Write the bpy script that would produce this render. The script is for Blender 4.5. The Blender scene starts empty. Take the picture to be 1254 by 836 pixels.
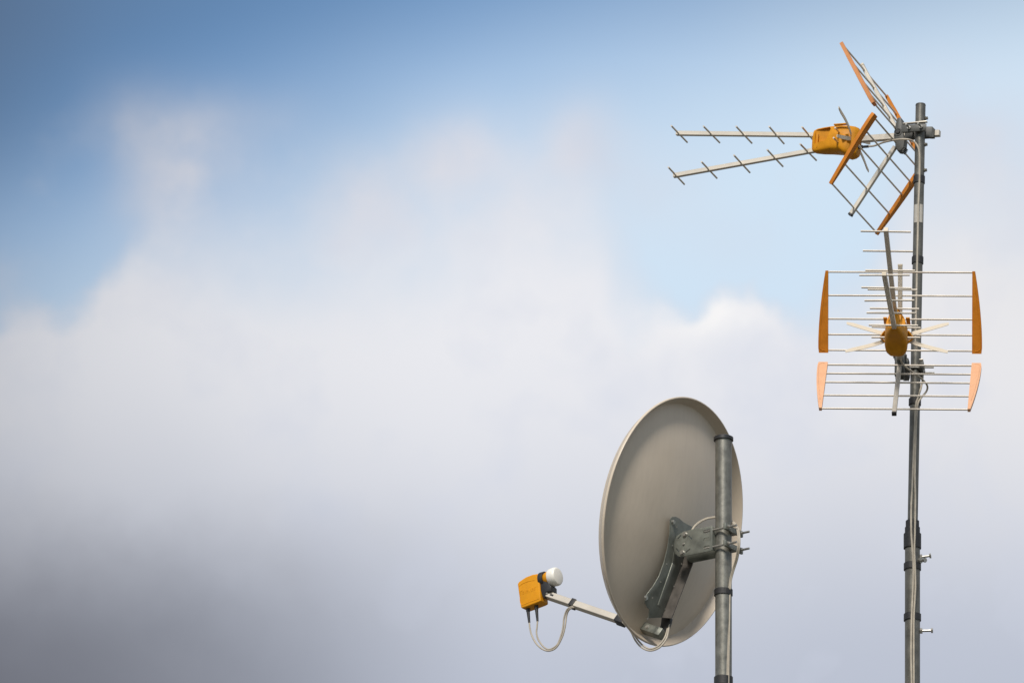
import bpy, bmesh, math, random
from mathutils import Vector, Matrix
R = math.radians
S = bpy.context.scene
COL = S.collection
random.seed(7)

# ------------------------------------------------------------------ camera
PITCH, ROLL, FPX = 0.3681, 0.0173, 6966.7          # a 200 mm lens looking up at a roof
CAM = Vector((0, 0, 1.6))
_c, _s = math.cos(ROLL), math.sin(ROLL)
_R = Vector((1, 0, 0)); _U = Vector((0, -math.sin(PITCH), math.cos(PITCH))); _F = Vector((0, math.cos(PITCH), math.sin(PITCH)))
CR = _R * _c + _U * _s; CU = _U * _c - _R * _s
cd = bpy.data.cameras.new('camera'); cam = bpy.data.objects.new('camera', cd); COL.objects.link(cam)
cd.lens = 200; cd.sensor_width = 36; cd.clip_start = 0.1; cd.clip_end = 20000
cam.matrix_world = Matrix(((CR.x, CU.x, -_F.x, CAM.x), (CR.y, CU.y, -_F.y, CAM.y), (CR.z, CU.z, -_F.z, CAM.z), (0, 0, 0, 1)))
S.camera = cam

# ------------------------------------------------------------------ sky with broken soft cloud
SUN_EL, SUN_AZ = R(42), R(194)                       # azimuth clockwise from +Y: behind the camera, to its left
W = bpy.data.worlds.new('World'); S.world = W; W.use_nodes = True
nt = W.node_tree; nt.nodes.clear()
def N(t, **k):
    n = nt.nodes.new(t)
    for a, b in k.items(): setattr(n, a, b)
    return n
def L(a, b): nt.links.new(a, b)
def M(op, a, b=None, c=None, clamp=False):
    n = N('ShaderNodeMath', operation=op, use_clamp=clamp)
    for i, v in enumerate((a, b, c)):
        if v is None: continue
        if isinstance(v, (int, float)): n.inputs[i].default_value = v
        else: L(v, n.inputs[i])
    return n.outputs[0]
def dot(vec, d):
    n = N('ShaderNodeVectorMath', operation='DOT_PRODUCT'); L(vec, n.inputs[0]); n.inputs[1].default_value = d
    return n.outputs['Value']
def mixc(f, a, b):
    n = N('ShaderNodeMix', data_type='RGBA')
    if isinstance(f, (int, float)): n.inputs[0].default_value = f
    else: L(f, n.inputs[0])
    for i, v in ((6, a), (7, b)):
        if isinstance(v, tuple): n.inputs[i].default_value = (*v, 1)
        else: L(v, n.inputs[i])
    return n.outputs[2]
def smooth(v, lo, hi, a=0., b=1.):
    n = N('ShaderNodeMapRange', interpolation_type='SMOOTHSTEP'); L(v, n.inputs[0])
    n.inputs[1].default_value = lo; n.inputs[2].default_value = hi; n.inputs[3].default_value = a; n.inputs[4].default_value = b
    return n.outputs[0]
tc = N('ShaderNodeTexCoord').outputs['Generated']
du = dot(tc, tuple(CR)); dv = dot(tc, tuple(CU))      # two fixed world directions: along the cloud bank, and up it
U_ = M('MULTIPLY', du, FPX / 1254)                   # -.5 .. .5 over the part of the sky in view
V_ = M('MULTIPLY', dv, FPX / 836)                    # +.5 at its top
def noise(scale, detail, rough, off=0.0):
    mp = N('ShaderNodeMapping'); L(tc, mp.inputs[0]); mp.inputs['Location'].default_value = (off, off * 2, -off)
    n = N('ShaderNodeTexNoise'); L(mp.outputs[0], n.inputs['Vector'])
    n.inputs['Scale'].default_value = scale; n.inputs['Detail'].default_value = detail; n.inputs['Roughness'].default_value = rough
    return M('SUBTRACT', n.outputs[0], 0.5)
def fcurve(v, pts, lo, hi):
    """piecewise smooth curve; x in px of the picture width, y value in lo..hi"""
    n = N('ShaderNodeFloatCurve'); L(M('ADD', v, 0.5, clamp=True), n.inputs['Value'])
    cu = n.mapping.curves[0]
    pp = [(x / 1254, (y - lo) / (hi - lo)) for x, y in pts]
    cu.points[0].location = pp[0]; cu.points[1].location = pp[-1]
    for p in pp[1:-1]: cu.points.new(*p)
    n.mapping.update()
    return M('MULTIPLY_ADD', n.outputs[0], hi - lo, lo)
def blob(x, y, sx, sy):
    a = M('MULTIPLY', M('SUBTRACT', U_, (x - 627) / 1254), 1254 / sx)
    b = M('MULTIPLY', M('SUBTRACT', V_, (418 - y) / 836), 836 / sy)
    q = M('ADD', M('MULTIPLY', a, a), M('MULTIPLY', b, b))
    return M('EXPONENT', M('MULTIPLY', q, -1.0))
n1 = noise(17, 2, .45, 3.1); n2 = noise(52, 3, .5, 1.7); n3 = noise(120, 3, .5, 5.3); n4 = noise(34, 4, .55, 9.4)
Yp = M('MULTIPLY_ADD', V_, -836, 418)                # picture-height measure of the sky in view
wob = M('ADD', M('MULTIPLY', n1, 40), M('ADD', M('MULTIPLY', n2, 90), M('MULTIPLY', n3, 55)))
# upper edge of the thick bank
edge = fcurve(U_, [(0, 392), (40, 380), (70, 392), (95, 386), (135, 345), (175, 312), (230, 300), (330, 300), (450, 290), (570, 275), (660, 255), (720, 275), (770, 360), (830, 378), (900, 360), (945, 378), (975, 400), (1050, 380), (1130, 240), (1254, 240)], 100, 500)
soft = fcurve(U_, [(0, 26), (100, 26), (150, 38), (200, 75), (300, 115), (450, 130), (680, 120), (765, 85), (850, 22), (940, 22), (1000, 60), (1140, 110), (1254, 130)], 10, 210)
dens = M('DIVIDE', M('SUBTRACT', M('ADD', Yp, wob), edge), soft)
bank = smooth(dens, -1.15, 1.15)
# thin veil above and in the gaps
parts = [(165, 155, 48, 48, .34), (235, 180, 62, 56, .55), (205, 250, 60, 64, .55), (330, 150, 60, 40, .15), (440, 235, 62, 48, .55), (555, 195, 62, 50, .75), (480, 290, 130, 60, .4),
         (715, 175, 48, 50, .70), (640, 250, 70, 60, .5), (1195, 200, 90, 90, .60), (1140, 130, 40, 60, .25), (800, 225, 70, 60, .28), (900, 300, 60, 40, .15), (640, 330, 90, 70, .4)]
veil = None
for bx, by, sx, sy, wt in parts:
    v_ = M('MULTIPLY', blob(bx, by, sx, sy), wt); veil = v_ if veil is None else M('ADD', veil, v_)
veil = M('MULTIPLY', veil, M('ADD', M('ADD', M('MULTIPLY', n2, 2.0), M('MULTIPLY', n3, 1.0)), 1.05))
veil = M('ADD', veil, M('MULTIPLY', smooth(n4, .0, .22), M('MULTIPLY', smooth(Yp, 40, 300), .35)), clamp=True)
cov = M('SUBTRACT', 1.0, M('MULTIPLY', M('SUBTRACT', 1.0, bank), M('SUBTRACT', 1.0, veil)), clamp=True)
# clear air: physical sky, paler towards the bank where thin vapour lies in it
sky = N('ShaderNodeTexSky', sky_type='NISHITA', sun_disc=False); sky.sun_elevation = SUN_EL; sky.sun_rotation = SUN_AZ
sky.altitude = 0; sky.air_density = 1.0; sky.dust_density = 0.6; sky.ozone_density = 2.5
skyc = N('ShaderNodeMix', data_type='RGBA', blend_type='MULTIPLY'); skyc.inputs[0].default_value = 1
L(sky.outputs[0], skyc.inputs[6]); skyc.inputs[7].default_value = (1.20, 1.48, 1.56, 1)
pale = M('ADD', M('ADD', Yp, M('MULTIPLY', U_, 430)), M('MULTIPLY', n1, 80))
clear = mixc(smooth(pale, -130, 340), skyc.outputs[2], (6.3, 7.7, 9.1))
# cloud brightness: white crown, pale body, greyer and bluer base
base = mixc(smooth(M('ADD', Yp, M('MULTIPLY', n1, 110)), 400, 880), (8.25, 8.3, 8.7), (5.0, 5.4, 6.4))
warm = M('MULTIPLY', smooth(U_, .22, .5), smooth(Yp, 760, 300))
base = mixc(M('MULTIPLY', warm, .55), base, (7.9, 7.75, 7.8))
base = mixc(M('MULTIPLY', blob(885, 382, 80, 34), .9), base, (9.4, 9.3, 9.3))
base = mixc(M('ADD', M('ADD', M('MULTIPLY', n2, 1.5), M('MULTIPLY', n4, 1.6)), .0, clamp=True), base, (6.4, 6.8, 7.9))
thin = mixc(bank, (6.5, 6.8, 7.7), base)
inview = mixc(cov, clear, thin)
# lens falloff at left and top painted into sky colour, plus dark low cloud
dim = fcurve(U_, [(0, .62), (60, .46), (150, .28), (280, .15), (420, .07), (600, .0), (1100, .0), (1254, .0)], 0, 1)
dim = M('MULTIPLY', dim, M('ADD', smooth(Yp, 300, 10, .52, 1.5), M('MULTIPLY', smooth(Yp, 480, 830), .45)))
dim = M('ADD', dim, M('MULTIPLY', M('MULTIPLY', smooth(M('ADD', Yp, M('MULTIPLY', n4, 160)), 575, 860), smooth(U_, .04, -.48)), .80))
dim = M('ADD', dim, M('MULTIPLY', smooth(Yp, 110, -40), .14))
dim = M('MULTIPLY', dim, M('ADD', M('MULTIPLY', n1, .5), 1.0))
dim = M('SUBTRACT', 1.0, M('EXPONENT', M('MULTIPLY', dim, -1.25)), clamp=True)
inview = mixc(dim, inview, mixc(smooth(Yp, 380, 720), (.80, 1.05, 1.55), (.92, .94, 1.15)))
# the rest of the sky: unseen broken cloud, brightness set for the light it gives
b1 = noise(2.3, 6, .55, 8.2); b2 = noise(6, 4, .5, 2.2)
rest = mixc(smooth(b1, -.16, .06), skyc.outputs[2], mixc(smooth(b2, -.15, .2), (6.3, 6.15, 6.0), (3.9, 3.95, 4.15)))
skycol = mixc(smooth(dot(tc, tuple(_F)), .9925, .975), inview, rest)
bg = N('ShaderNodeBackground'); L(skycol, bg.inputs[0]); bg.inputs[1].default_value = 0.1
wo = N('ShaderNodeOutputWorld'); L(bg.outputs[0], wo.inputs[0])

sl = bpy.data.lights.new('sun', 'SUN'); sun = bpy.data.objects.new('sun', sl); COL.objects.link(sun)
sl.energy = 3.5; sl.angle = R(12); sl.color = (1, .93, .84)
sd = Vector((math.sin(SUN_AZ) * math.cos(SUN_EL), math.cos(SUN_AZ) * math.cos(SUN_EL), math.sin(SUN_EL)))
sun.rotation_euler = sd.to_track_quat('Z', 'Y').to_euler(); sun.location = (0, 0, 30)
S.view_settings.view_transform = 'Standard'; S.view_settings.look = 'None'
S.view_settings.exposure = 0; S.view_settings.gamma = 1
S.render.film_transparent = False

# ------------------------------------------------------------------ materials
MATS = {}
def mat(name, col, rough=.5, metal=0., var=.12, vscale=40., bump=0., bscale=300., col2=None, stretch=(1, 1, 1), spec=.5, streak=0., trans=0.):
    m = bpy.data.materials.new(name); m.use_nodes = True; t = m.node_tree; b = t.nodes['Principled BSDF']
    b.inputs['Roughness'].default_value = rough; b.inputs['Metallic'].default_value = metal
    b.inputs['Specular IOR Level'].default_value = spec
    tcn = t.nodes.new('ShaderNodeTexCoord'); mp = t.nodes.new('ShaderNodeMapping'); mp.inputs['Scale'].default_value = stretch
    t.links.new(tcn.outputs['Object'], mp.inputs[0])
    nz = t.nodes.new('ShaderNodeTexNoise'); nz.inputs['Scale'].default_value = vscale; nz.inputs['Detail'].default_value = 6; nz.inputs['Roughness'].default_value = .6
    t.links.new(mp.outputs[0], nz.inputs['Vector'])
    rp = t.nodes.new('ShaderNodeValToRGB'); rp.color_ramp.elements[0].position = .3; rp.color_ramp.elements[1].position = .72
    c2 = col2 or tuple(min(1, c * (1 + var)) for c in col); c1 = tuple(c * (1 - var) for c in col)
    rp.color_ramp.elements[0].color = (*c1, 1); rp.color_ramp.elements[1].color = (*c2, 1)
    t.links.new(nz.outputs[0], rp.inputs[0]); out = rp.outputs[0]
    if streak:
        mp2 = t.nodes.new('ShaderNodeMapping'); mp2.inputs['Scale'].default_value = (1, 1, .06)
        t.links.new(tcn.outputs['Object'], mp2.inputs[0])
        n2_ = t.nodes.new('ShaderNodeTexNoise'); n2_.inputs['Scale'].default_value = 90; n2_.inputs['Detail'].default_value = 4
        t.links.new(mp2.outputs[0], n2_.inputs['Vector'])
        r2 = t.nodes.new('ShaderNodeValToRGB'); r2.color_ramp.elements[0].position = .4; r2.color_ramp.elements[1].position = .75
        r2.color_ramp.elements[0].color = (1, 1, 1, 1); r2.color_ramp.elements[1].color = (1 - streak, 1 - streak, 1 - streak * 1.1, 1)
        t.links.new(n2_.outputs[0], r2.inputs[0])
        mx = t.nodes.new('ShaderNodeMix'); mx.data_type = 'RGBA'; mx.blend_type = 'MULTIPLY'; mx.inputs[0].default_value = 1
        t.links.new(out, mx.inputs[6]); t.links.new(r2.outputs[0], mx.inputs[7]); out = mx.outputs[2]
    t.links.new(out, b.inputs['Base Color'])
    rr = t.nodes.new('ShaderNodeMapRange'); rr.inputs[3].default_value = max(.05, rough - .1); rr.inputs[4].default_value = min(1, rough + .12)
    t.links.new(nz.outputs[0], rr.inputs[0]); t.links.new(rr.outputs[0], b.inputs['Roughness'])
    if bump:
        nb_ = t.nodes.new('ShaderNodeTexNoise'); nb_.inputs['Scale'].default_value = bscale; nb_.inputs['Detail'].default_value = 3
        t.links.new(mp.outputs[0], nb_.inputs['Vector'])
        bp = t.nodes.new('ShaderNodeBump'); bp.inputs['Strength'].default_value = bump; bp.inputs['Distance'].default_value = .001
        t.links.new(nb_.outputs[0], bp.inputs['Height']); t.links.new(bp.outputs[0], b.inputs['Normal'])
    if trans:
        b.inputs['Transmission Weight'].default_value = 0
        b.inputs['Subsurface Weight'].default_value = trans; b.inputs['Subsurface Radius'].default_value = (.02, .012, .006); b.inputs['Subsurface Scale'].default_value = .5
    MATS[name] = m; return m
alu = mat('weathered_aluminium', (.60, .555, .48), .42, .55, .03, 12, 0, 500)
rodm = mat('aluminium_rod', (.66, .60, .52), .36, .7, .05, 20)
galv = mat('galvanised_steel', (.165, .162, .142), .42, .5, .22, 38, .25, 260, col2=(.26, .255, .225), streak=.22)
galvd = mat('dull_galvanised_steel', (.12, .118, .105), .44, .45, .2, 30, .25, 260, col2=(.185, .18, .16), streak=.25)
zinc = mat('zinc_plated_steel', (.15, .158, .138), .42, .35, .22, 30, .15, 300, col2=(.22, .23, .20))
umber = mat('reflection_brown_steel', (.095, .085, .075), .5, .2, .3, 30, .2, 200, streak=.2)  # the brown dish's reflection is put into this steel's colour
bolt_m = mat('bright_bolt_steel', (.42, .41, .38), .36, .85, .15, 200)
orange = mat('orange_plastic', (.70, .295, .008), .5, metal=0., var=.12, vscale=25, bump=.12, bscale=400, trans=.03, spec=.25)
amber = mat('amber_plastic', (.57, .235, .004), .5, metal=0., var=.16, vscale=30, bump=.15, bscale=400, spec=.25)
fadeo = mat('sun_faded_orange_plastic', (.55, .185, .012), .5, 0, .14, 30, .15, 400, trans=.03, spec=.3)
blackp = mat('black_plastic', (.022, .022, .024), .45, 0, .2, 60)
greyp = mat('dark_grey_plastic', (.07, .072, .068), .5, 0, .2, 50, .15, 300)
sunlit = mat('sunlit_orange_plastic', (.68, .37, .21), .5, 0, .07, 30, .12, 400, trans=.05)  # orange plastic with sunlight on upturned faces put into its colour
halfsunlit = mat('half_sunlit_orange_plastic', (.54, .215, .065), .5, 0, .10, 30, .12, 400, trans=.03)  # weaker version of the same painted-in sunlight
cream = mat('cream_plastic', (.62, .54, .42), .5, 0, .08, 50)
whitep = mat('white_plastic', (.80, .78, .72), .4, 0, .04, 30)
tape = mat('black_tape', (.018, .018, .019), .55, 0, .3, 120, .4, 200)
coaxm = mat('white_coax_sheath', (.42, .375, .305), .5, 0, .18, 45)
labelm = mat('aged_paper_label', (.42, .40, .36), .6, 0, .1, 60)
dishm = mat('brown_grey_painted_steel', (.60, .515, .415), .36, .0, .045, 7, .12, 700, streak=.045)
concrete = mat('bitumen_roofing', (.12, .115, .105), .9, 0, .15, 4, .4, 60)
render_m = mat('wall_render', (.62, .58, .50), .9, 0, .08, 6, .3, 80)
groundm = mat('dry_soil_and_paving', (.07, .075, .045), .95, 0, .3, .6, .5, 5, col2=(.12, .11, .085))

# ------------------------------------------------------------------ helpers
WM = {}
def at(px, py, Y):
    """world point on the vertical plane y = Y seen at (px, py) of the photograph"""
    d = CR * ((px - 627) / FPX) - CU * ((py - 418) / FPX) + _F
    return CAM + d * (Y / d.y)
def onplane(px, py, p, n):
    d = CR * ((px - 627) / FPX) - CU * ((py - 418) / FPX) + _F
    return CAM + d * ((p - CAM).dot(n) / d.dot(n))
def link(name, mesh_or_none, parent=None, world=None, **tags):
    o = bpy.data.objects.new(name, mesh_or_none); COL.objects.link(o)
    world = world or (WM[parent] if parent else Matrix())
    WM[o] = world
    if parent:
        o.parent = parent; o.matrix_basis = WM[parent].inverted() @ world
    else: o.matrix_basis = world
    for k, v in tags.items(): o[k] = v
    return o
def root(name, world, label, category, group=None):
    if isinstance(world, Vector): world = Matrix.Translation(world)
    o = link(name, None, None, world, label=label, category=category); o.empty_display_size = .05
    if group: o['group'] = group
    return o
def finish(bm, name, m, parent, local=False, bevel=0., seg=2, smooth_=True, **tags):
    """bm in world coordinates (or already in the parent's frame when local) -> one linked mesh object"""
    if bevel:
        bmesh.ops.remove_doubles(bm, verts=bm.verts, dist=1e-6)
        eds = [e for e in bm.edges if len(e.link_faces) == 2 and e.calc_face_angle(0) > R(28)]
        bmesh.ops.bevel(bm, geom=eds, offset=bevel, segments=seg, affect='EDGES', profile=.5, clamp_overlap=True)
    if parent and not local: bmesh.ops.transform(bm, matrix=WM[parent].inverted(), verts=bm.verts)
    bmesh.ops.recalc_face_normals(bm, faces=bm.faces)
    me = bpy.data.meshes.new(name); bm.to_mesh(me); bm.free(); me.materials.append(m)
    if smooth_:
        for p in me.polygons: p.use_smooth = True
        try: me.set_sharp_from_angle(angle=R(35))
        except Exception: pass
    return link(name, me, parent, **tags)
def NB(): return bmesh.new()
def frame(d, ref=Vector((0, 0, 1))):
    d = d.normalized()
    if abs(d.dot(ref)) > .97: ref = Vector((1, 0, 0)) if abs(d.x) < .9 else Vector((0, 1, 0))
    a = ref.cross(d).normalized(); return a, d.cross(a).normalized(), d
def rod(bm, p, q, r, r2=None, n=12, capped=True, rings=1):
    a, b, d = frame(q - p); r2 = r if r2 is None else r2; L_ = []
    for k in range(rings + 1):
        t = k / rings; c = p.lerp(q, t); rr = r + (r2 - r) * t
        L_.append([bm.verts.new(c + a * math.cos(2 * math.pi * i / n) * rr + b * math.sin(2 * math.pi * i / n) * rr) for i in range(n)])
    for k in range(rings):
        for i in range(n): bm.faces.new((L_[k][i], L_[k][(i + 1) % n], L_[k + 1][(i + 1) % n], L_[k + 1][i]))
    if capped: bm.faces.new(L_[0][::-1]); bm.faces.new(L_[-1])
def ringtube(bm, p, q, r0, r1, n=24):
    """hollow tube with wall between r0 and r1"""
    a, b, d = frame(q - p); Lx = []
    for c, rr in ((p, r1), (q, r1), (q, r0), (p, r0)):
        Lx.append([bm.verts.new(c + a * math.cos(2 * math.pi * i / n) * rr + b * math.sin(2 * math.pi * i / n) * rr) for i in range(n)])
    for k in range(4):
        A, B = Lx[k], Lx[(k + 1) % 4]
        for i in range(n): bm.faces.new((A[i], A[(i + 1) % n], B[(i + 1) % n], B[i]))
def bar(bm, p, q, w, h, side):
    """box from p to q, w across along side, h the other way"""
    d = (q - p).normalized(); s = (side - d * side.dot(d)).normalized(); u = d.cross(s)
    v = [bm.verts.new(c + s * (i * w / 2) + u * (j * h / 2)) for c in (p, q) for i, j in ((-1, -1), (1, -1), (1, 1), (-1, 1))]
    for f in ((3, 2, 1, 0), (4, 5, 6, 7), (0, 1, 5, 4), (1, 2, 6, 5), (2, 3, 7, 6), (3, 0, 4, 7)): bm.faces.new([v[i] for i in f])
def prism(bm, pts, vec):
    a = [bm.verts.new(p) for p in pts]; b = [bm.verts.new(p + vec) for p in pts]
    bm.faces.new(a[::-1]); bm.faces.new(b)
    for i in range(len(a)): bm.faces.new((a[i], a[(i + 1) % len(a)], b[(i + 1) % len(a)], b[i]))
def spline(pts, k=8):
    P = [pts[0] * 2 - pts[1]] + list(pts) + [pts[-1] * 2 - pts[-2]]; out = []
    for i in range(1, len(P) - 2):
        a, b, c, d = P[i - 1:i + 3]
        for j in range(k):
            t = j / k
            out.append(((b * 2) + (c - a) * t + (a * 2 - b * 5 + c * 4 - d) * t * t + (b * 3 - a - c * 3 + d) * t ** 3) * .5)
    out.append(P[-2].copy()); return out
def cable(bm, pts, r, n=10, k=8):
    P = spline(pts, k); prev = None; a = None
    for i, p in enumerate(P):
        d = (P[min(i + 1, len(P) - 1)] - P[max(i - 1, 0)]).normalized()
        a = frame(d)[0] if a is None else (a - d * a.dot(d)).normalized()
        b = d.cross(a)
        ring = [bm.verts.new(p + (a * math.cos(2 * math.pi * j / n) + b * math.sin(2 * math.pi * j / n)) * r) for j in range(n)]
        if prev:
            for j in range(n): bm.faces.new((prev[j], prev[(j + 1) % n], ring[(j + 1) % n], ring[j]))
        else: bm.faces.new(ring[::-1])
        prev = ring
    bm.faces.new(prev)
def hexbolt(parent, p, d, r=.006, L_=.006, thread=0., m=None, name='bolt', local=False):
    bm = NB(); d = d.normalized()
    rod(bm, p, p + d * .0015, r * 1.45, n=16)
    rod(bm, p + d * .0015, p + d * (.0015 + L_), r * 1.1, n=6)
    if thread:
        rod(bm, p + d * L_, p + d * (L_ + thread), r * .62, n=10)
    return finish(bm, name, m or bolt_m, parent, local)
def boolean_cut(o, cutters):
    """bake boolean differences into o's mesh"""
    for bm in cutters:
        me = bpy.data.meshes.new('cutter'); bmesh.ops.recalc_face_normals(bm, faces=bm.faces); bm.to_mesh(me); bm.free()
        c = bpy.data.objects.new('cutter', me); COL.objects.link(c); c.matrix_world = Matrix()
        par = o.parent; mb = o.matrix_basis.copy(); o.parent = None; o.matrix_basis = Matrix()
        md = o.modifiers.new('cut', 'BOOLEAN'); md.operation = 'DIFFERENCE'; md.object = c; md.solver = 'EXACT'
        bpy.context.view_layer.update()
        dg = bpy.context.evaluated_depsgraph_get(); new = bpy.data.meshes.new_from_object(o.evaluated_get(dg))
        o.modifiers.remove(md); old = o.data; nm = old.name; o.data = new; bpy.data.meshes.remove(old); new.name = nm
        bpy.data.objects.remove(c); bpy.data.meshes.remove(me)
        o.parent = par; o.matrix_basis = mb

# ------------------------------------------------------------------ ground and the flat-roofed house that carries the masts
ROOFZ = 5.9
bm = NB(); g = 6000
for k in range(1): bm.faces.new([bm.verts.new(v) for v in ((-g, -g, 0), (g, -g, 0), (g, g, 0), (-g, g, 0))])
gr = finish(bm, 'ground', groundm, None, kind='structure')
hs = root('house', Vector((.5, 18.4, 0)), 'pale rendered flat-roofed house below the antennas, under the lower edge of the view', 'house')
bm = NB(); bar(bm, Vector((.5, 18.6, 0)), Vector((.5, 18.6, ROOFZ - .2)), 11, 6.8, Vector((1, 0, 0))); finish(bm, 'wall', render_m, hs, smooth_=False)
bm = NB(); bar(bm, Vector((.5, 18.6, ROOFZ - .2)), Vector((.5, 18.6, ROOFZ)), 11.3, 7.1, Vector((1, 0, 0))); finish(bm, 'roof', concrete, hs, bevel=.01)

# ------------------------------------------------------------------ TV antenna (local frame: x forward, y left, z up, origin at the reflector hinge)
V3 = lambda x, y, z: Vector((x, y, z))
def antenna():
    t = root('tv_antenna', Matrix(), 'x', 'tv antenna')
    f = lambda bm, n, m, p=t, **k: finish(bm, n, m, p, True, **k)
    # main boom, passing the mast
    bm = NB(); bar(bm, V3(-.130, 0, .004), V3(.16, 0, .004), .017, .019, V3(0, 1, 0)); f(bm, 'main_boom', alu, bevel=.001, seg=1)
    # two director booms in a V, each with six directors
    for sgn, zt, ang in ((1, .0716, .0901), (-1, -.0701, .1066)):
        ux = V3(math.cos(ang), 0, sgn * math.sin(ang)); tip = V3(.7372, 0, zt)
        bm = NB(); bar(bm, tip - ux * .52, tip + ux * .008, .0135, .0135, V3(0, 1, 0))
        b = f(bm, 'director_boom', alu, bevel=.0008, seg=1)
        for k in range(6):
            c = tip - ux * (.10976 * k)
            if k == 0: me = None
            bm = NB(); c2 = c + V3(0, 0, -.002)
            jx, jz = random.uniform(-.0013, .0013), random.uniform(-.0011, .0011); rod(bm, c2 + V3(-jx, -.0735 + jz, -jz), c2 + V3(jx, .0735 + jz, jz), .0029, n=10)
            f(bm, 'director', rodm, b)
        bm = NB(); e = tip + ux * .008; bar(bm, e, e + ux * .0015, .0128, .0128, V3(0, 1, 0)); f(bm, 'end_cap', cream, b)
    # dipole box: lofted superellipse sections  (x, half width, top, bottom)
    secs = [(.287, .007, .036, -.020), (.284, .010, .045, -.027), (.272, .0155, .050, -.031), (.250, .024, .052, -.033), (.222, .031, .053, -.034),
            (.190, .035, .052, -.038), (.175, .035, .051, -.050), (.160, .033, .049, -.056), (.146, .027, .046, -.055), (.136, .022, .041, -.050), (.131, .015, .030, -.034)]
    bm = NB(); prev = None; n = 32
    for x, w, zt, zb in secs:
        ring = []; cz = .35 * zt + .65 * zb
        for i in range(n):
            a = 2 * math.pi * i / n; ca, sa = math.cos(a), math.sin(a); up_ = sa > 0; e = (.80 if up_ else .50)
            ring.append(bm.verts.new(V3(x, w * math.copysign(abs(ca) ** e, ca), cz + ((zt - cz) if up_ else (cz - zb)) * math.copysign(abs(sa) ** e, sa))))
        if prev:
            for i in range(n): bm.faces.new((prev[i], prev[(i + 1) % n], ring[(i + 1) % n], ring[i]))
        else: bm.faces.new(ring[::-1])
        prev = ring
    bm.faces.new(prev)
    box = f(bm, 'dipole_box', amber)
    cuts = []
    for sy in (1, -1):
        b = NB(); pts = [V3(.276, sy * .007, .043), V3(.226, sy * .007, .046), V3(.221, sy * .007, .036), V3(.232, sy * .007, .004), V3(.240, sy * .007, -.002), V3(.276, sy * .007, -.004)]
        prism(b, pts, V3(0, sy * .04, 0)); cuts.append(b)
    boolean_cut(box, cuts)
    # seam and ribs of the box
    for sy in (1, -1):
        bm = NB(); bar(bm, V3(.266, sy * .0100, .0035), V3(.266, sy * .0190, .0035), .004, .044, V3(1, 0, 0)); f(bm, 'rib', amber, box, bevel=.0005)
        bm = NB(); bar(bm, V3(.184, sy * .028, .045), V3(.184, sy * .040, .045), .046, .004, V3(1, 0, 0)); f(bm, 'ledge', amber, box, bevel=.001)
        bm = NB(); bar(bm, V3(.178, sy * .030, .012), V3(.166, sy * .044, -.004), .004, .020, V3(0, 0, 1)); f(bm, 'arm_clip', amber, box, bevel=.001)
        bm = NB(); bar(bm, V3(.157, sy * .028, -.020), V3(.157, sy * .052, .004), .010, .004, V3(1, 0, 0)); f(bm, 'arm_clip', amber, box, bevel=.001)
    bm = NB(); rod(bm, V3(.140, .010, -.026), V3(.118, .010, -.026), .006, n=12); rod(bm, V3(.118, .010, -.026), V3(.098, .010, -.026), .0042, n=12); f(bm, 'cable_plug', blackp, box)
    # the four blades of the bow-tie dipole
    for sy in (1, -1):
        for sz in (1, -1):
            bm = NB(); pr = None
            for k in range(7):
                u = k / 6; y = sy * (.026 + u * .128); z = .005 + sz * (.006 + .041 * u ** .85); w = .0066 - .0008 * u
                x = .152 - .003 * math.sin(math.pi * min(1, u * 1.2))
                if k == 6: w *= .7
                q = [bm.verts.new(V3(x + dx, y, z + dz)) for dx, dz in ((-.001, -w), (.001, -w), (.001, w), (-.001, w))]
                if pr:
                    for i in range(4): bm.faces.new((pr[i], pr[(i + 1) % 4], q[(i + 1) % 4], q[i]))
                else: bm.faces.new(q[::-1])
                pr = q
            bm.faces.new(pr); f(bm, 'dipole_blade', cream)
    # hinge bracket between the two reflector panels
    prof = [(.020, .002), (.017, .030), (.012, .056), (.005, .063), (-.007, .060), (-.014, .040), (-.018, .010), (-.026, -.016), (-.024, -.040), (-.012, -.052), (.002, -.050), (.012, -.034), (.014, -.014)]
    bm = NB(); prism(bm, [V3(x * .82, -.015, z) for x, z in prof], V3(0, .030, 0))
    hb = f(bm, 'hinge_bracket', greyp, bevel=.004, seg=3)
    for sy in (1, -1):
        hexbolt(hb, V3(.002, sy * .0150, .013), V3(0, sy, 0), .0055, .004, m=blackp, local=True)
        bm = NB(); ringtube(bm, V3(.002, sy * .0145, .013), V3(.002, sy * .0170, .013), .0095, .0125); f(bm, 'bolt_collar', greyp, hb)
    for i in range(4):
        bm = NB(); bar(bm, V3(-.018 + .002 * i, 0, -.038 - .0045 * i), V3(-.024 + .002 * i, 0, -.040 - .0045 * i), .026, .003, V3(0, 1, 0)); f(bm, 'rib', greyp, hb, bevel=.0005)
    # reflector panels
    for sgn, an, r0, a, ztip, zh in ((1, 1.0607, .0253, .0476, .281, .0054), (-1, 1.0133, .0176, .0483, .279, -.0054)):
        ur = V3(math.cos(an), 0, sgn * math.sin(an)); nr = V3(math.sin(an), 0, -sgn * math.cos(an)); o = V3(0, 0, zh)
        bm = NB(); bar(bm, o + ur * .028 - nr * .001, o + ur * ztip - nr * .001, .0135, .012, V3(0, 1, 0))
        sp = f(bm, 'reflector_panel', alu, bevel=.0008, seg=1)
        bm = NB(); bar(bm, o + ur * ztip - nr * .001, o + ur * (ztip + .007) - nr * .001, .0145, .013, V3(0, 1, 0)); f(bm, 'end_cap', blackp if sgn < 0 else cream, sp, bevel=.001)
        for i in (0, 1, 2, 3.5, 5):
            c = o + ur * (r0 + a * i); bm = NB(); rod(bm, c + V3(0, -.2215, 0), c + V3(0, .2215, 0), .0028, n=10); f(bm, 'rod', rodm, sp)
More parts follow.
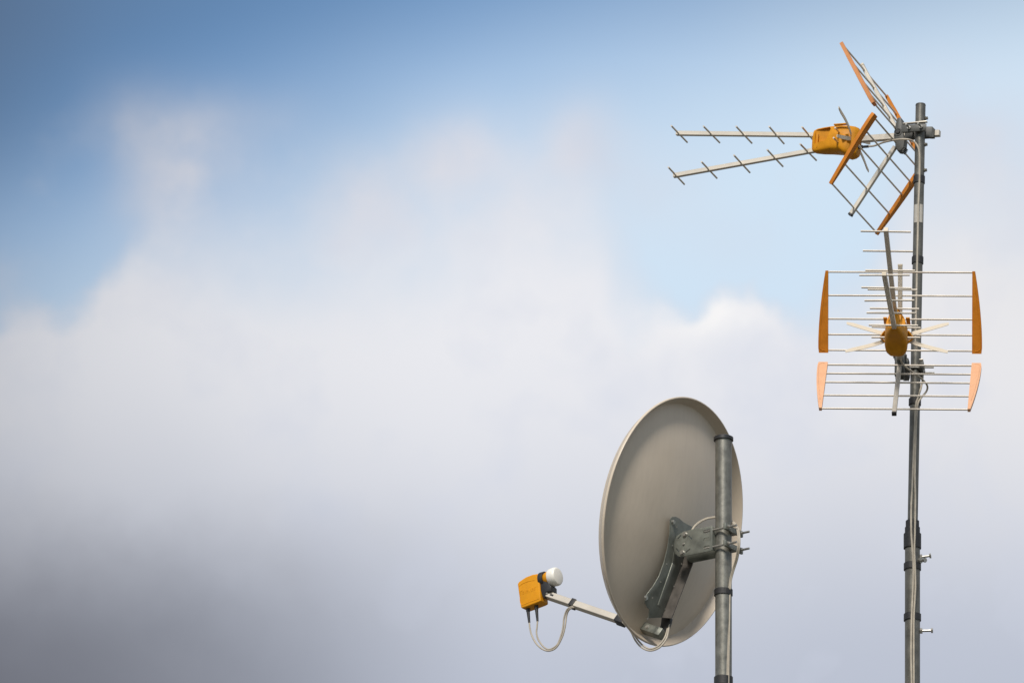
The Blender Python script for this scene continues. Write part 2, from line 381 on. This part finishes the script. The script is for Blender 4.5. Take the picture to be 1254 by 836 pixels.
        for sy in (1, -1):
            lo, hi = r0 - .008, r0 + 5 * a + .004; K = 16; th = .0054
            bm = NB(); outer = []
            wf = lambda u: .030 * (1 - .72 * max(0, (u - .12) / .88) ** 1.7) if u > .03 else .028
            inner = [o + ur * (lo + (hi - lo) * k / K) + V3(0, sy * .2185, 0) for k in range(K + 1)]
            outer = [o + ur * (lo + (hi - lo) * k / K) + V3(0, sy * (.2185 + wf(k / K)), 0) for k in range(K + 1)]
            poly = inner + outer[::-1]
            prism(bm, [p - nr * th for p in poly], nr * th * 2)
            eds = [e for e in bm.edges if len(e.link_faces) == 2 and e.calc_face_angle(0) > R(28)]
            bmesh.ops.bevel(bm, geom=eds, offset=.0024, segments=3, affect='EDGES', profile=.5, clamp_overlap=True)
            for sd_ in (1, -1):      # raised moulding that follows the outer edge and turns in at the wide end
                line = [o + ur * (lo + .007) + V3(0, sy * .228, 0), o + ur * (lo + .008) + V3(0, sy * .236, 0)]
                line += [o + ur * (lo + (hi - lo) * k / K) + V3(0, sy * (.2185 + wf(k / K) * (.86 - .45 * (k / K) ** 2)), 0) for k in range(1, K - 1, 2)]
                cable(bm, [q_ + nr * sd_ * th for q_ in line], .0012, n=6, k=3)
            pl = f(bm, 'end_plate', fadeo, sp)
    # mast clamp: inner jaw, outer jaw, two threaded rods
    bm = NB()
    prism(bm, [V3(-.112, .004, -.016), V3(-.112, .022, -.016), V3(-.090, .026, -.016), V3(-.078, .020, -.016), V3(-.062, .020, -.016), V3(-.050, .026, -.016), V3(-.022, .024, -.016), V3(-.022, .0085, -.016), V3(-.10, .0088, -.016)], V3(0, 0, .036))
    cl = f(bm, 'mast_clamp', greyp, bevel=.002)
    for i in range(4):
        bm = NB(); bar(bm, V3(-.1115, .006 + .0045 * i, 0), V3(-.116, .006 + .0045 * i, 0), .0025, .030, V3(0, 1, 0)); f(bm, 'jaw_tooth', greyp, cl)
    bm = NB(); prism(bm, [V3(-.108, .066, -.011), V3(-.092, .056, -.011), V3(-.080, .061, -.011), V3(-.062, .061, -.011), V3(-.050, .056, -.011), V3(-.030, .058, -.011), V3(-.026, .068, -.011)], V3(0, 0, .024)); f(bm, 'outer_jaw', greyp, cl, bevel=.0015)
    for x in (-.052, -.091):
        bm = NB(); rod(bm, V3(x, -.004, .002), V3(x, .100, .002), .0028, n=10); f(bm, 'threaded_rod', bolt_m, cl)
        bm = NB(); rod(bm, V3(x, .0665, .002), V3(x, .072, .002), .0062, n=6); f(bm, 'nut', bolt_m, cl)
        bm = NB(); rod(bm, V3(x, -.0095, .002), V3(x, -.0155, .002), .0062, n=6); f(bm, 'nut', bolt_m, cl)
    bm = NB(); bar(bm, V3(-.030, .062, .019), V3(-.108, .064, .019), .012, .004, V3(0, 1, 0)); f(bm, 'clamp_strip', alu, cl, bevel=.001)
    return t
def copy_tree(o, parent=None):
    c = o.copy(); COL.objects.link(c)
    if parent: c.parent = parent
    WM[c] = WM[o]
    for ch in [x for x in bpy.data.objects if x.parent == o]: copy_tree(ch, c)
    return c
def rotvec(x, y, z):
    v = Vector((x, y, z)); return Matrix.Rotation(v.length, 4, v.normalized())
YM = 16.2
A1 = antenna(); A2 = copy_tree(A1)
MU = Matrix.Translation(at(1102.2, 168.5, YM + .062)) @ rotvec(.08551, -.03082, 2.75432)
ML = Matrix.Translation(at(1102.1, 441.3, YM - .065)) @ rotvec(-.09387, -.02365, -1.69904)
for o, m_, lab in ((A1, MU, 'upper TV antenna at the mast top, side-on, its two long director booms reaching left'),
                   (A2, ML, 'lower TV antenna facing the viewer, its wide orange-ended grid reflectors spread across the mast')):
    o.matrix_basis = m_; WM[o] = m_; o['label'] = lab; o['group'] = 'TV antennas on the mast'
# sunlight painted into the plastic of faces turned up: both lower plates of the facing antenna, the outer upper plate of the other
def paint_sunlit(o, low, sides):
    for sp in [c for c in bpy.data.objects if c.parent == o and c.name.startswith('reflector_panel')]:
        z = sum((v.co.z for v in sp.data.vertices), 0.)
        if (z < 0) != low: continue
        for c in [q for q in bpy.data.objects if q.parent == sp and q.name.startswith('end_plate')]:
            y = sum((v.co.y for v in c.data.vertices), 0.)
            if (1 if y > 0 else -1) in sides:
                c.data = c.data.copy(); c.data.materials[0] = sunlit; c['label'] = 'pale salmon end plate, sunlight painted in'
                if not low: c.data.materials[0] = halfsunlit; c['label'] = 'orange end plate, some sunlight painted in'
paint_sunlit(A2, True, (1, -1)); paint_sunlit(A1, False, (1,))

# ------------------------------------------------------------------ antenna mast
mb = at(1117.5, 836, YM); top = at(1127.4, 129, YM); j0 = at(1117.2, 672, YM); jd = (j0 - mb).normalized()
jd = (at(1117.4, 660, YM) - at(1117.4, 836, YM)).normalized()
lowtop = at(1117.4, 656, YM); base = lowtop - jd * ((lowtop.z - ROOFZ) / jd.z)
upd = (top - at(1117.6, 640, YM)).normalized()
mast = root('antenna_mast', base, 'tall two-stage galvanised steel mast with taped joint carrying both TV antennas', 'mast')
bm = NB(); ringtube(bm, base, lowtop, .0190, .0228, 32); finish(bm, 'lower_tube', galvd, mast)
up0 = at(1117.5, 650, YM) - upd * .12
def mpt(py): # point on the upper tube's axis at picture height py
    t = (640 - py) / (640 - 129); return at(1117.6, 640, YM).lerp(top, t)
bm = NB(); ringtube(bm, up0, top, .0132, .0155, 32); finish(bm, 'upper_tube', galvd, mast)
bm = NB(); rod(bm, top - upd * .001, top + upd * .003, .0162, .015, n=32); finish(bm, 'tube_cap', greyp, mast)
def wrap(name, c, d, r, h, m, parent, off=.0016, lap=True, **k):
    bm = NB(); n = 36; a, b, dd = frame(d); prev = None
    for i in range(n + 1):
        t = i / n; rr = r + off + .0008 * t; an = 2 * math.pi * t * 1.04
        cc = a * math.cos(an) + b * math.sin(an); wob_ = .0006 * math.sin(3 * an)
        q = [bm.verts.new(c + cc * (rr - off * .6) - dd * (h / 2 + wob_)), bm.verts.new(c + cc * rr - dd * (h / 2 + wob_)), bm.verts.new(c + cc * rr + dd * (h / 2 - wob_)), bm.verts.new(c + cc * (rr - off * .6) + dd * (h / 2 - wob_))]
        if prev:
            for j in range(4): bm.faces.new((prev[j], prev[(j + 1) % 4], q[(j + 1) % 4], q[j]))
        else: bm.faces.new(q[::-1])
        prev = q
    bm.faces.new(prev); return finish(bm, name, m, parent, **k)
PXM = 1 / 372.
for y0, y1, rr in ((218.4, 227, .0155), (318.4, 326.5, .0155), (491.5, 499, .0155)):
    wrap('tape_band', mpt((y0 + y1) / 2), upd, rr, (y1 - y0) * PXM, tape, mast, off=.0022 if y0 < 480 else .003)
for y0, y1, rr in ((638, 648, .0170), (646, 655, .0195), (654, 671, .0232)):
    wrap('tape_band', at(1117.4, (y0 + y1) / 2, YM), jd, rr, (y1 - y0) * PXM, tape, mast, off=.003)
for y0, y1 in ((690, 697.5), (752, 759.5)):
    wrap('tape_band', at(1117.4, (y0 + y1) / 2, YM), jd, .0228, (y1 - y0) * PXM, tape, mast, off=.0030)
# curved paper label on the upper tube
bm = NB(); c = mpt(266); a, b, dd = frame(upd); prev = None
for i in range(13):
    an = R(-150 + i * 9); cc = V3(math.cos(an), math.sin(an), 0)
    q = [bm.verts.new(c + cc * r_ + dd * s_) for r_, s_ in ((.0156, -.030), (.0161, -.030), (.0161, .030), (.0156, .030))]
    if prev:
        for j in range(4): bm.faces.new((prev[j], prev[(j + 1) % 4], q[(j + 1) % 4], q[j]))
    else: bm.faces.new(q[::-1])
    prev = q
bm.faces.new(prev); finish(bm, 'paper_label', labelm, mast)
for py in (146, 179, 211): hexbolt(mast, mpt(py) + V3(.0155, -.004, 0), V3(1, -.35, 0), .0045, .006, m=galv, name='screw')
def hold_screw(p, d, ln):
    bm = NB(); d = d.normalized(); rod(bm, p - d * .004, p + d * .008, .0085, n=6); rod(bm, p + d * .008, p + d * ln, .0036, n=10)
    o = finish(bm, 'clamp_screw', bolt_m, mast)
    bm = NB(); rod(bm, p + d * ln, p + d * (ln + .0055), .0075, n=6); finish(bm, 'screw_head', bolt_m, o)
hold_screw(at(1126.3, 682, YM), V3(1, -.15, .12), .029)
hold_screw(at(1126, 686, YM - .012), V3(.65, -.75, -.18), .020)
hold_screw(at(1126.3, 772, YM), V3(1, -.15, .0), .034)

# coax runs on the mast
def cab(label, runs, r=.0030, plugs=(), group=None, cat='cable', name='coaxial_cable'):
    P0 = runs[0][0]; o = root(name, P0, label, cat, group)
    for rn in runs:
        bm = NB(); cable(bm, rn, r); finish(bm, 'sheath', coaxm, o)
    for p, q, rr in plugs:
        bm = NB(); rod(bm, p, q, rr, n=12); finish(bm, 'plug', blackp, o)
    return o
YF = YM - .0205; YFL = YM - .0290
plug = MU @ V3(.098, .010, -.026)
pts = [plug, plug + (MU.to_3x3() @ V3(-.02, 0, .001)), at(1082, 174.5, 16.26), at(1098, 171.2, 16.20), at(1111, 170.8, 16.175), at(1119, 173.5, YF), at(1124, 180, YF), at(1126.2, 192, YF), at(1126, 222, YF), at(1124.8, 250, YF), at(1124, 285, YF), at(1123.2, 322, YF), at(1122.5, 360, YF), at(1121.5, 400, YF), at(1121.3, 420, YF), at(1125, 436, YM - .004),
       at(1130, 455, YM), at(1128.5, 472, YM - .004), at(1124.4, 486, YF + .004), at(1121.5, 497, YF), at(1120, 530, YF), at(1117.5, 590, YF), at(1116, 620, YF - .003), at(1116, 650, YFL + .0), at(1117.3, 672, YFL), at(1118.5, 693, YFL), at(1118, 720, YFL), at(1116.5, 755, YFL), at(1115.8, 800, YFL), at(1116.5, 840, YFL)]
pts.append(at(1116.5, 900, YFL)); pts.append(V3(pts[-1].x, pts[-1].y, ROOFZ + .004))
cab('white coax leaving the upper TV antenna box and running down the front of the mast', [pts])
pl2 = ML @ V3(.098, .010, -.026)
pts = [pl2, at(1104, 442.5, YM - .115), at(1110, 450, YM - .10), at(1120, 457, YM - .07), at(1130, 465, YM - .035), at(1135.5, 472, YM - .01), at(1134.5, 479, YM), at(1128, 487, YM - .012), at(1123.6, 497, YF), at(1121.6, 530, YF), at(1120.5, 580, YF), at(1121, 610, YF - .002), at(1120.5, 650, YFL), at(1119.8, 672, YFL + .001), at(1120.6, 693, YFL), at(1121, 720, YFL), at(1119.2, 755, YFL), at(1119, 800, YFL), at(1119.2, 840, YFL), at(1119.2, 900, YFL)]
pts.append(V3(pts[-1].x, pts[-1].y, ROOFZ + .004))
cab('grey-white coax curling out of the lower TV antenna and down the mast', [pts])

# ------------------------------------------------------------------ dish and its pole
NF = V3(-.78921, .56023, .25158).normalized(); NBK = -NF; LAT = V3(.57885, .81543, 0); UP = V3(.20515, -.14563, .96784)
NH = V3(.81543, -.57885, 0)                              # level direction from the dish back to the pole
CD = at(816.2, 637.65, 15.9); HB, HA = .3269, .3521
YP = 15.775
ptop = at(886, 537, YP); pbot = at(886, 836, YP); pdir = (ptop - pbot).normalized()
pbase = ptop - pdir * ((ptop.z - ROOFZ) / pdir.z)
pole = root('dish_pole', pbase, 'short thick galvanised steel pole with a black cap holding the satellite dish', 'pole')
bm = NB(); ringtube(bm, pbase, ptop, .0215, .0243, 40); finish(bm, 'tube', galv, pole)
bm = NB(); rod(bm, ptop - pdir * .006, ptop + pdir * .003, .0292, n=40); rod(bm, ptop + pdir * .003, ptop + pdir * .006, .0292, .024, n=40); finish(bm, 'pole_cap', blackp, pole)
def ppt(py): return ptop + pdir * ((at(886, py, YP) - ptop).dot(pdir))
wrap('tape_band', ppt(725.5), pdir, .0243, 6.5 * PXM, tape, pole, off=.0025)
wrap('tape_band', ppt(834), pdir, .0243, 9.5 * PXM, tape, pole, off=.003)
for r_, nm in ((base, mast), (pbase, pole)):
    bm = NB(); bar(bm, V3(r_.x, r_.y, ROOFZ + .001), V3(r_.x, r_.y, ROOFZ + .011), .16, .16, V3(1, 0, 0)); finish(bm, 'base_plate', galv, nm, bevel=.002)

dish = root('satellite_dish', CD, 'brown-grey satellite dish seen from behind with orange feed unit on an arm to the left', 'satellite dish')
def ds(x, y, h): return CD + LAT * x + UP * y + NBK * h
bm = NB(); n = 96; DEP = .052
prof = [(r / 14 * .985, DEP * (1 - (r / 14 * .985) ** 2)) for r in range(0, 15)]
back = prof + [(.990, .0008), (.995, .0012), (1.0, .004), (1.040, .0240), (1.041, .0268), (1.046, .0290), (1.053, .0286)]
front = [(1.057, .0255), (1.055, .0215), (1.047, .0200), (1.008, .0010), (1.003, -.0015), (.990, -.0018)] + [(q, h - .0022) for q, h in prof[::-1][1:]]
rings = []
for q, h in back + front:
    if q < 1e-6: rings.append([bm.verts.new(ds(0, 0, h))])
    else: rings.append([bm.verts.new(ds(HB * q * math.cos(2 * math.pi * i / n), HA * q * math.sin(2 * math.pi * i / n), h)) for i in range(n)])
for A, B in zip(rings, rings[1:]):
    for i in range(n):
        if len(A) == 1: bm.faces.new((A[0], B[i], B[(i + 1) % n]))
        elif len(B) == 1: bm.faces.new((A[i], A[(i + 1) % n], B[0]))
        else: bm.faces.new((A[i], A[(i + 1) % n], B[(i + 1) % n], B[i]))
refl = finish(bm, 'reflector', dishm, dish)
# pressed bracket plate behind the reflector
PW = CD + NBK * .064
op = lambda x, y, h=0: onplane(x, y, PW + NBK * h, NBK)
webp = [(820, 635), (822.5, 632.4), (827, 632.2), (831, 634.2), (836.5, 639), (842, 642), (849, 645.5), (851, 652), (850, 668), (838, 680), (835.6, 690), (822, 725), (810.3, 755.5), (793.3, 756.4), (794.5, 746), (792, 743.4), (789, 738), (788.8, 733), (791.5, 726.5), (799, 717), (806, 705), (812, 689), (816.8, 670), (819.2, 652)]
bm = NB(); prism(bm, [op(x, y) for x, y in webp], NBK * .003); web = finish(bm, 'bracket_plate', zinc, dish, bevel=.0008)
# right-hand flange standing out from the plate
e = [op(850, 668, .002), op(838, 680, .002), op(835.6, 690, .002), op(822, 725, .002), op(810.3, 755.5, .002)]
bm = NB()
for p, q in zip(e[1:], e[2:]):
    prism(bm, [p, q, q + NBK * .036, p + NBK * .036], LAT * .003)
finish(bm, 'bracket_flange', umber, dish)
# raised rib down the plate
bm = NB(); rp = [op(829, 655), op(824, 690), op(806, 742)]
for p, q in zip(rp, rp[1:]): bar(bm, p + NBK * .0035, q + NBK * .0035, .018, .004, LAT)
finish(bm, 'pressed_rib', zinc, dish, bevel=.0018)
for x, y, s in ((824, 639, 1), (790.6, 731.5, 1), ): hexbolt(web, op(x, y, .003), NBK, .0055, .004)
for x, y in ((828.5, 645), (823.5, 667.5), (816.5, 690), (834.5, 690), (809, 712), (825, 717.5), (799, 731.5), (814.5, 745), (793, 757)):
    bm = NB(); rod(bm, op(x, y, .003), op(x, y, .0045), .0022, n=8); finish(bm, 'rivet', bolt_m, web)
# level pivot plates that reach the pole
PA = V3(ppt(660).x, ppt(660).y, ppt(660).z)
PLN = PA - LAT * .038
pp = lambda x, y, s=0: onplane(x, y, PLN, LAT) + LAT * s
A0 = lambda x, y: (x / 7.6 + 770, y / 7.6 + 610)
plp = [(422, 440), (424, 395), (440, 358), (470, 330), (510, 306), (600, 284), (768, 254), (778, 262), (778, 478), (768, 484), (620, 515), (485, 542), (455, 535), (432, 510), (424, 480)]
for s in (0, .062):
    bm = NB(); prism(bm, [pp(*A0(x, y), s) for x, y in plp], LAT * .003); o = finish(bm, 'pivot_plate', zinc, dish, bevel=.0006)
    if s == 0: pv = o; smx = o
slots = []
def slot(x0, y0, x1, y1, w=8):
    b = NB(); p, q = pp(*A0(x0, y0), -.006), pp(*A0(x1, y1), -.006); d = (q - p).normalized(); up = LAT.cross(d)
    w = w / 7.6 / 380; ring = [p - up * w, p - d * w * .8 - up * w * .6, p - d * w * .8 + up * w * .6, p + up * w, q + up * w, q + d * w * .8 + up * w * .6, q + d * w * .8 - up * w * .6, q - up * w]
    Mi = WM[pv].inverted(); prism(b, [Mi @ v for v in ring], LAT * .016); slots.append(b)
slot(706, 310, 745, 303, 15); slot(706, 382, 745, 376, 14); slot(706, 458, 745, 450, 15)
slot(458, 372, 485, 345, 6); slot(560, 350, 588, 380, 6); slot(445, 468, 460, 490, 6); slot(535, 500, 568, 472, 8)
boolean_cut(pv, slots)
for x, y in ((525, 335), (500, 505)): hexbolt(pv, pp(*A0(x, y)), -LAT, .0058, .005)
hexbolt(pv, pp(*A0(512, 425)), -LAT, .0028, .002)
# cross web joining the two plates next to the pole
bm = NB(); a_ = pp(*A0(772, 258), .003); b_ = pp(*A0(772, 480), .003)
bar(bm, (a_ + b_) / 2, (a_ + b_) / 2 + LAT * .059, (a_ - b_).length * .96, .003, V3(0, 0, 1)); finish(bm, 'clamp_plate', zinc, dish, bevel=.0005)
# two saddle clamps round the pole
for yy in (292, 448):
    zc = pp(*A0(770, yy)).z
    ctr = lambda k: V3(ppt(660).x, ppt(660).y, zc) + k
    jaw = [(-.048, .030), (-.020, .030), (-.012, .0265), (0, .0255), (.012, .0265), (.020, .030), (.048, .030), (.048, .038), (.026, .039), (.012, .036), (-.012, .036), (-.026, .039), (-.048, .038)]
    bm = NB(); prism(bm, [ctr(LAT * x + NH * y - V3(0, 0, .009)) for x, y in jaw], V3(0, 0, .018)); jo = finish(bm, 'saddle_clamp', zinc, dish, bevel=.0015)
    for sx in (-.034, .034):
        bm = NB(); rod(bm, ctr(LAT * sx - NH * .055), ctr(LAT * sx + NH * .068), .0033, n=10); finish(bm, 'threaded_rod', bolt_m, jo)
        bm = NB(); rod(bm, ctr(LAT * sx + NH * .0385), ctr(LAT * sx + NH * .044), .0068, n=6); finish(bm, 'nut', bolt_m, jo)
# feed arm in the dish's symmetry plane
sym = lambda x, y, s=0.: onplane(x, y, CD + LAT * s, LAT)
a0, a1 = sym(668.5, 727.8), sym(806, 774.5)
ad = (a1 - a0).normalized()
ASD = Matrix.Rotation(R(-22), 3, ad) @ LAT
bm = NB(); bar(bm, a0, sym(811, 776.2), .022, .020, ASD); arm = finish(bm, 'feed_arm', alu, dish, bevel=.001, seg=1)
def armpt(x): return a0.lerp(a1, (x - 668.5) / (806 - 668.5))
def sleeve(x0, x1, nm, m, pad=.0025):
    bm = NB(); bar(bm, armpt(x0), armpt(x1), .022 + pad * 2, .020 + pad * 2, ASD); return finish(bm, nm, m, arm, bevel=.0015)
sleeve(700.5, 705.5, 'cable_strap', tape); sleeve(756.5, 766.5, 'arm_gasket', blackp, .003)
sleeve(786, 811, 'arm_socket', zinc, .003); sleeve(783, 787.5, 'socket_lip', cream, .0038)  # sunlight on the zinc lip is put into its cream colour
hexbolt(arm, armpt(795) - ASD * .0135, -ASD, .005, .003)
hexbolt(arm, armpt(671.5) - ASD * .011, -ASD, .0038, .002)
bm = NB(); p = armpt(675.5) - ASD * .0108; q = armpt(679.5) - ASD * .0108; bar(bm, p, q, .006, .0012, ad.cross(ASD)); finish(bm, 'slot', blackp, arm)
# black rear bracket where the cables come out
bm = NB(); prism(bm, [onplane(x, y, CD + LAT * .016, LAT) for x, y in ((810, 754), (821, 756), (820, 761), (817, 770), (813, 777), (806, 773), (809, 764))], LAT * .014); finish(bm, 'cable_guide', blackp, dish, bevel=.002)
# small drain tag on the lower rim
bm = NB(); p = ds(-.06, -.363, .0212); th_ = math.atan2(-.363 / HA, -.06 / HB)
tg = (LAT * (-HB * math.sin(th_)) + UP * (HA * math.cos(th_))).normalized(); p = ds(HB * 1.034 * math.cos(th_), HA * 1.034 * math.sin(th_), .014)
bar(bm, p - tg * .009, p + tg * .009, .009, .0016, (NBK + (p - CD).normalized() * .5).normalized()); finish(bm, 'rim_sticker', whitep, dish)

# feed unit (LNB)
Bf = lambda x, y, s: sym(x / 6.43 + 620, y / 6.43 + 680, s)
face = [(86, 222), (96, 205), (150, 168), (205, 147), (250, 140), (258, 180), (270, 355), (250, 366), (160, 400), (118, 414), (112, 400)]
bm = NB(); prism(bm, [Bf(x, y, -.021) for x, y in face], LAT * .042)
lnb = finish(bm, 'feed_unit', orange, dish, bevel=.005, seg=4)
# raised lip round the upper edge of the face, and bottom skirt line
bm = NB(); cable(bm, [Bf(x, y, -.0212) for x, y in ((98, 243), (125, 222), (170, 203), (222, 192))], .0007, n=6); finish(bm, 'moulding_line', orange, lnb)
bm = NB(); cable(bm, [Bf(x, y, -.0212) for x, y in ((98, 243), (106, 300), (118, 384), (190, 362), (262, 336))], .0008, n=6); finish(bm, 'moulding_line', orange, lnb)
# embossed maker's name, same orange
cu = bpy.data.curves.new('maker_name', 'FONT'); cu.body = 'Televes'; cu.size = .0205; cu.extrude = .00035; cu.align_x = 'CENTER'; cu.shear = .25
to = bpy.data.objects.new('tmp', cu); COL.objects.link(to); bpy.context.view_layer.update()
tm = bpy.data.meshes.new_from_object(to.evaluated_get(bpy.context.evaluated_depsgraph_get())); bpy.data.objects.remove(to)
tx = (Bf(215, 262, 0) - Bf(110, 300, 0)).normalized(); tz = -LAT; ty = tz.cross(tx)
tp = Bf(163, 292, -.0212)
Mt = Matrix(((tx.x, ty.x, tz.x, tp.x), (tx.y, ty.y, tz.y, tp.y), (tx.z, ty.z, tz.z, tp.z), (0, 0, 0, 1)))
tm.transform(WM[lnb].inverted() @ Mt); tm.materials.append(orange); tm.name = 'embossed_lettering'; link('embossed_lettering', tm, lnb)
AX = (NH + V3(0, 0, .05)).normalized()
cap1 = sym(684.2, 704.8); cap0 = cap1 - AX * .026
bm = NB(); rod(bm, cap0 - AX * .060, cap0 - AX * .004, .0175, n=28); rod(bm, cap0 - AX * .022, cap0 - AX * .002, .0185, .0245, n=28); finish(bm, 'feed_neck', orange, lnb, bevel=.001)
bm = NB(); pr = None
for h, r_ in ((-.004, .0235), (-.002, .0265), (.0, .0275), (.016, .0285), (.021, .0275), (.0245, .025), (.026, .020), (.0265, .0)):
    a_, b_, d_ = frame(AX); c_ = cap0 + AX * h
    q = [bm.verts.new(c_)] if r_ == 0 else [bm.verts.new(c_ + (a_ * math.cos(2 * math.pi * i / 40) + b_ * math.sin(2 * math.pi * i / 40)) * r_) for i in range(40)]
    if pr is None: bm.faces.new(q[::-1])
    elif len(q) == 1:
        for i in range(40): bm.faces.new((pr[i], pr[(i + 1) % 40], q[0]))
    else:
        for i in range(40): bm.faces.new((pr[i], pr[(i + 1) % 40], q[(i + 1) % 40], q[i]))
    pr = q
finish(bm, 'feed_cap', whitep, lnb)
# black holder clamping the neck to the arm
bm = NB(); ringtube(bm, cap0 - AX * .036, cap0 - AX * .020, .018, .0245, 28); finish(bm, 'neck_ring', blackp, dish, bevel=.001)
bm = NB(); prism(bm, [sym(x / 6.43 + 620, y / 6.43 + 680, -.016) for x, y in ((246, 165), (262, 143), (292, 132), (312, 165), (330, 215), (352, 240), (352, 278), (312, 285), (298, 335), (284, 318), (262, 250))], LAT * .032); finish(bm, 'neck_holder', blackp, dish, bevel=.002)
hexbolt(dish, sym(661.8, 707.2, -.012), -LAT, .004, .003, m=blackp)
bm = NB(); c_ = sym(661.8, 706, -.004); rod(bm, c_ - AX * .002, c_ + AX * .018, .007, n=14); finish(bm, 'hinge_barrel', blackp, dish)
# connectors under the feed unit
runs = []; plugs = []
for x0, y0, x1, y1, x2, y2 in ((172, 410, 172, 440, 181, 527), (236, 385, 238, 420, 246, 515)):
    p = Bf(x0, y0, -.004); q = Bf(x1, y1, -.004); r_ = Bf(x2, y2, -.004)
    bm = NB(); rod(bm, p, q, .0062, n=8); rod(bm, q, r_, .0052, .0034, n=12); finish(bm, 'cable_boot', blackp, lnb)
C1 = [Bf(181, 524, -.004), Bf(186, 570, -.004), Bf(200, 625, -.006), Bf(235, 690, -.008), Bf(285, 735, -.008), Bf(340, 748, -.008), Bf(395, 720, -.006), Bf(440, 640, -.004), Bf(462, 560, -.004), Bf(475, 470, -.004), Bf(495, 425, -.010), Bf(530, 405, -.0175)]
C2 = [Bf(246, 512, -.004), Bf(242, 560, -.004), Bf(238, 610, -.004), Bf(255, 665, -.003), Bf(300, 722, -.002), Bf(345, 736, -.002), Bf(400, 700, -.001), Bf(430, 630, 0), Bf(447, 560, 0), Bf(455, 490, -.002), Bf(478, 425, -.006), Bf(520, 398, -.0155)]
cab('outer of two grey coax cables looping below the orange feed unit to the arm strap', [C1], .0026)
cab('inner of two grey coax cables looping below the orange feed unit to the arm strap', [C2], .0026)
# loops below the dish
Z2 = lambda x, y, s: sym(x / 5.724 + 750, y / 5.724 + 690, s)
D1 = [Z2(60, 400, -.012), Z2(90, 425, -.016), Z2(130, 475, -.02), Z2(160, 535, -.02), Z2(205, 585, -.02), Z2(265, 608, -.02), Z2(330, 585, -.012), Z2(375, 530, .0), Z2(392, 470, .012), Z2(398, 425, .02), Z2(400, 390, .024)]
D2 = [Z2(55, 392, -.008), Z2(95, 420, -.01), Z2(140, 472, -.014), Z2(172, 525, -.014), Z2(215, 572, -.014), Z2(265, 595, -.012), Z2(320, 575, -.004), Z2(362, 525, .006), Z2(382, 470, .016), Z2(390, 425, .022), Z2(393, 392, .026)]
cab('lower strand of the cable pair sagging beneath the bottom rim of the dish', [D1], .0027)
cab('upper strand of the cable pair sagging beneath the bottom rim of the dish', [D2], .0027)
# pair that comes out of the bracket, round behind the pole and down its right side
ZA = lambda x, y, Y: at(x / 7.6 + 770, y / 7.6 + 610, Y)
for k, (dx, dY, nm) in enumerate(((0, 0, 'right-hand strand of the cream cable pair looping over the dish bracket and down the pole'), (-1.9, -.004, 'left-hand strand of the cream cable pair looping over the dish bracket and down the pole'))):
    e_ = dx * 7.6
    P = [ZA(575 - e_ * .2, 330, 15.83), ZA(600 - e_ * .4, 272, 15.835), ZA(650 - e_ * .3, 222 - e_ * .4, 15.84), ZA(720, 187 - e_ * .4, 15.84), ZA(800, 172 - e_ * .5, 15.835), ZA(880, 172 - e_ * .5, 15.83), ZA(940 + e_ * .3, 198 - e_ * .3, 15.81), ZA(990 + e_, 235, 15.77), ZA(1020 + e_, 285, 15.72), ZA(1032 + e_, 360, 15.70), ZA(1030 + e_, 450, 15.70), ZA(1012 + e_, 560, 15.72), ZA(980 + e_ * .9, 660, 15.74), ZA(955 + e_ * .8, 750, 15.75), ZA(945 + e_ * .8, 836, 15.755)]
    P += [at(893.8 + dx, 725, YP - .016), at(893.3 + dx, 760, YP - .018), at(892.6 + dx, 800, YP - .020), at(892.2 + dx, 834, YP - .0215), at(892 + dx, 880, YP - .0215)]
    P.append(V3(P[-1].x, P[-1].y, ROOFZ + .004))
    cab(nm, [P], .0025)
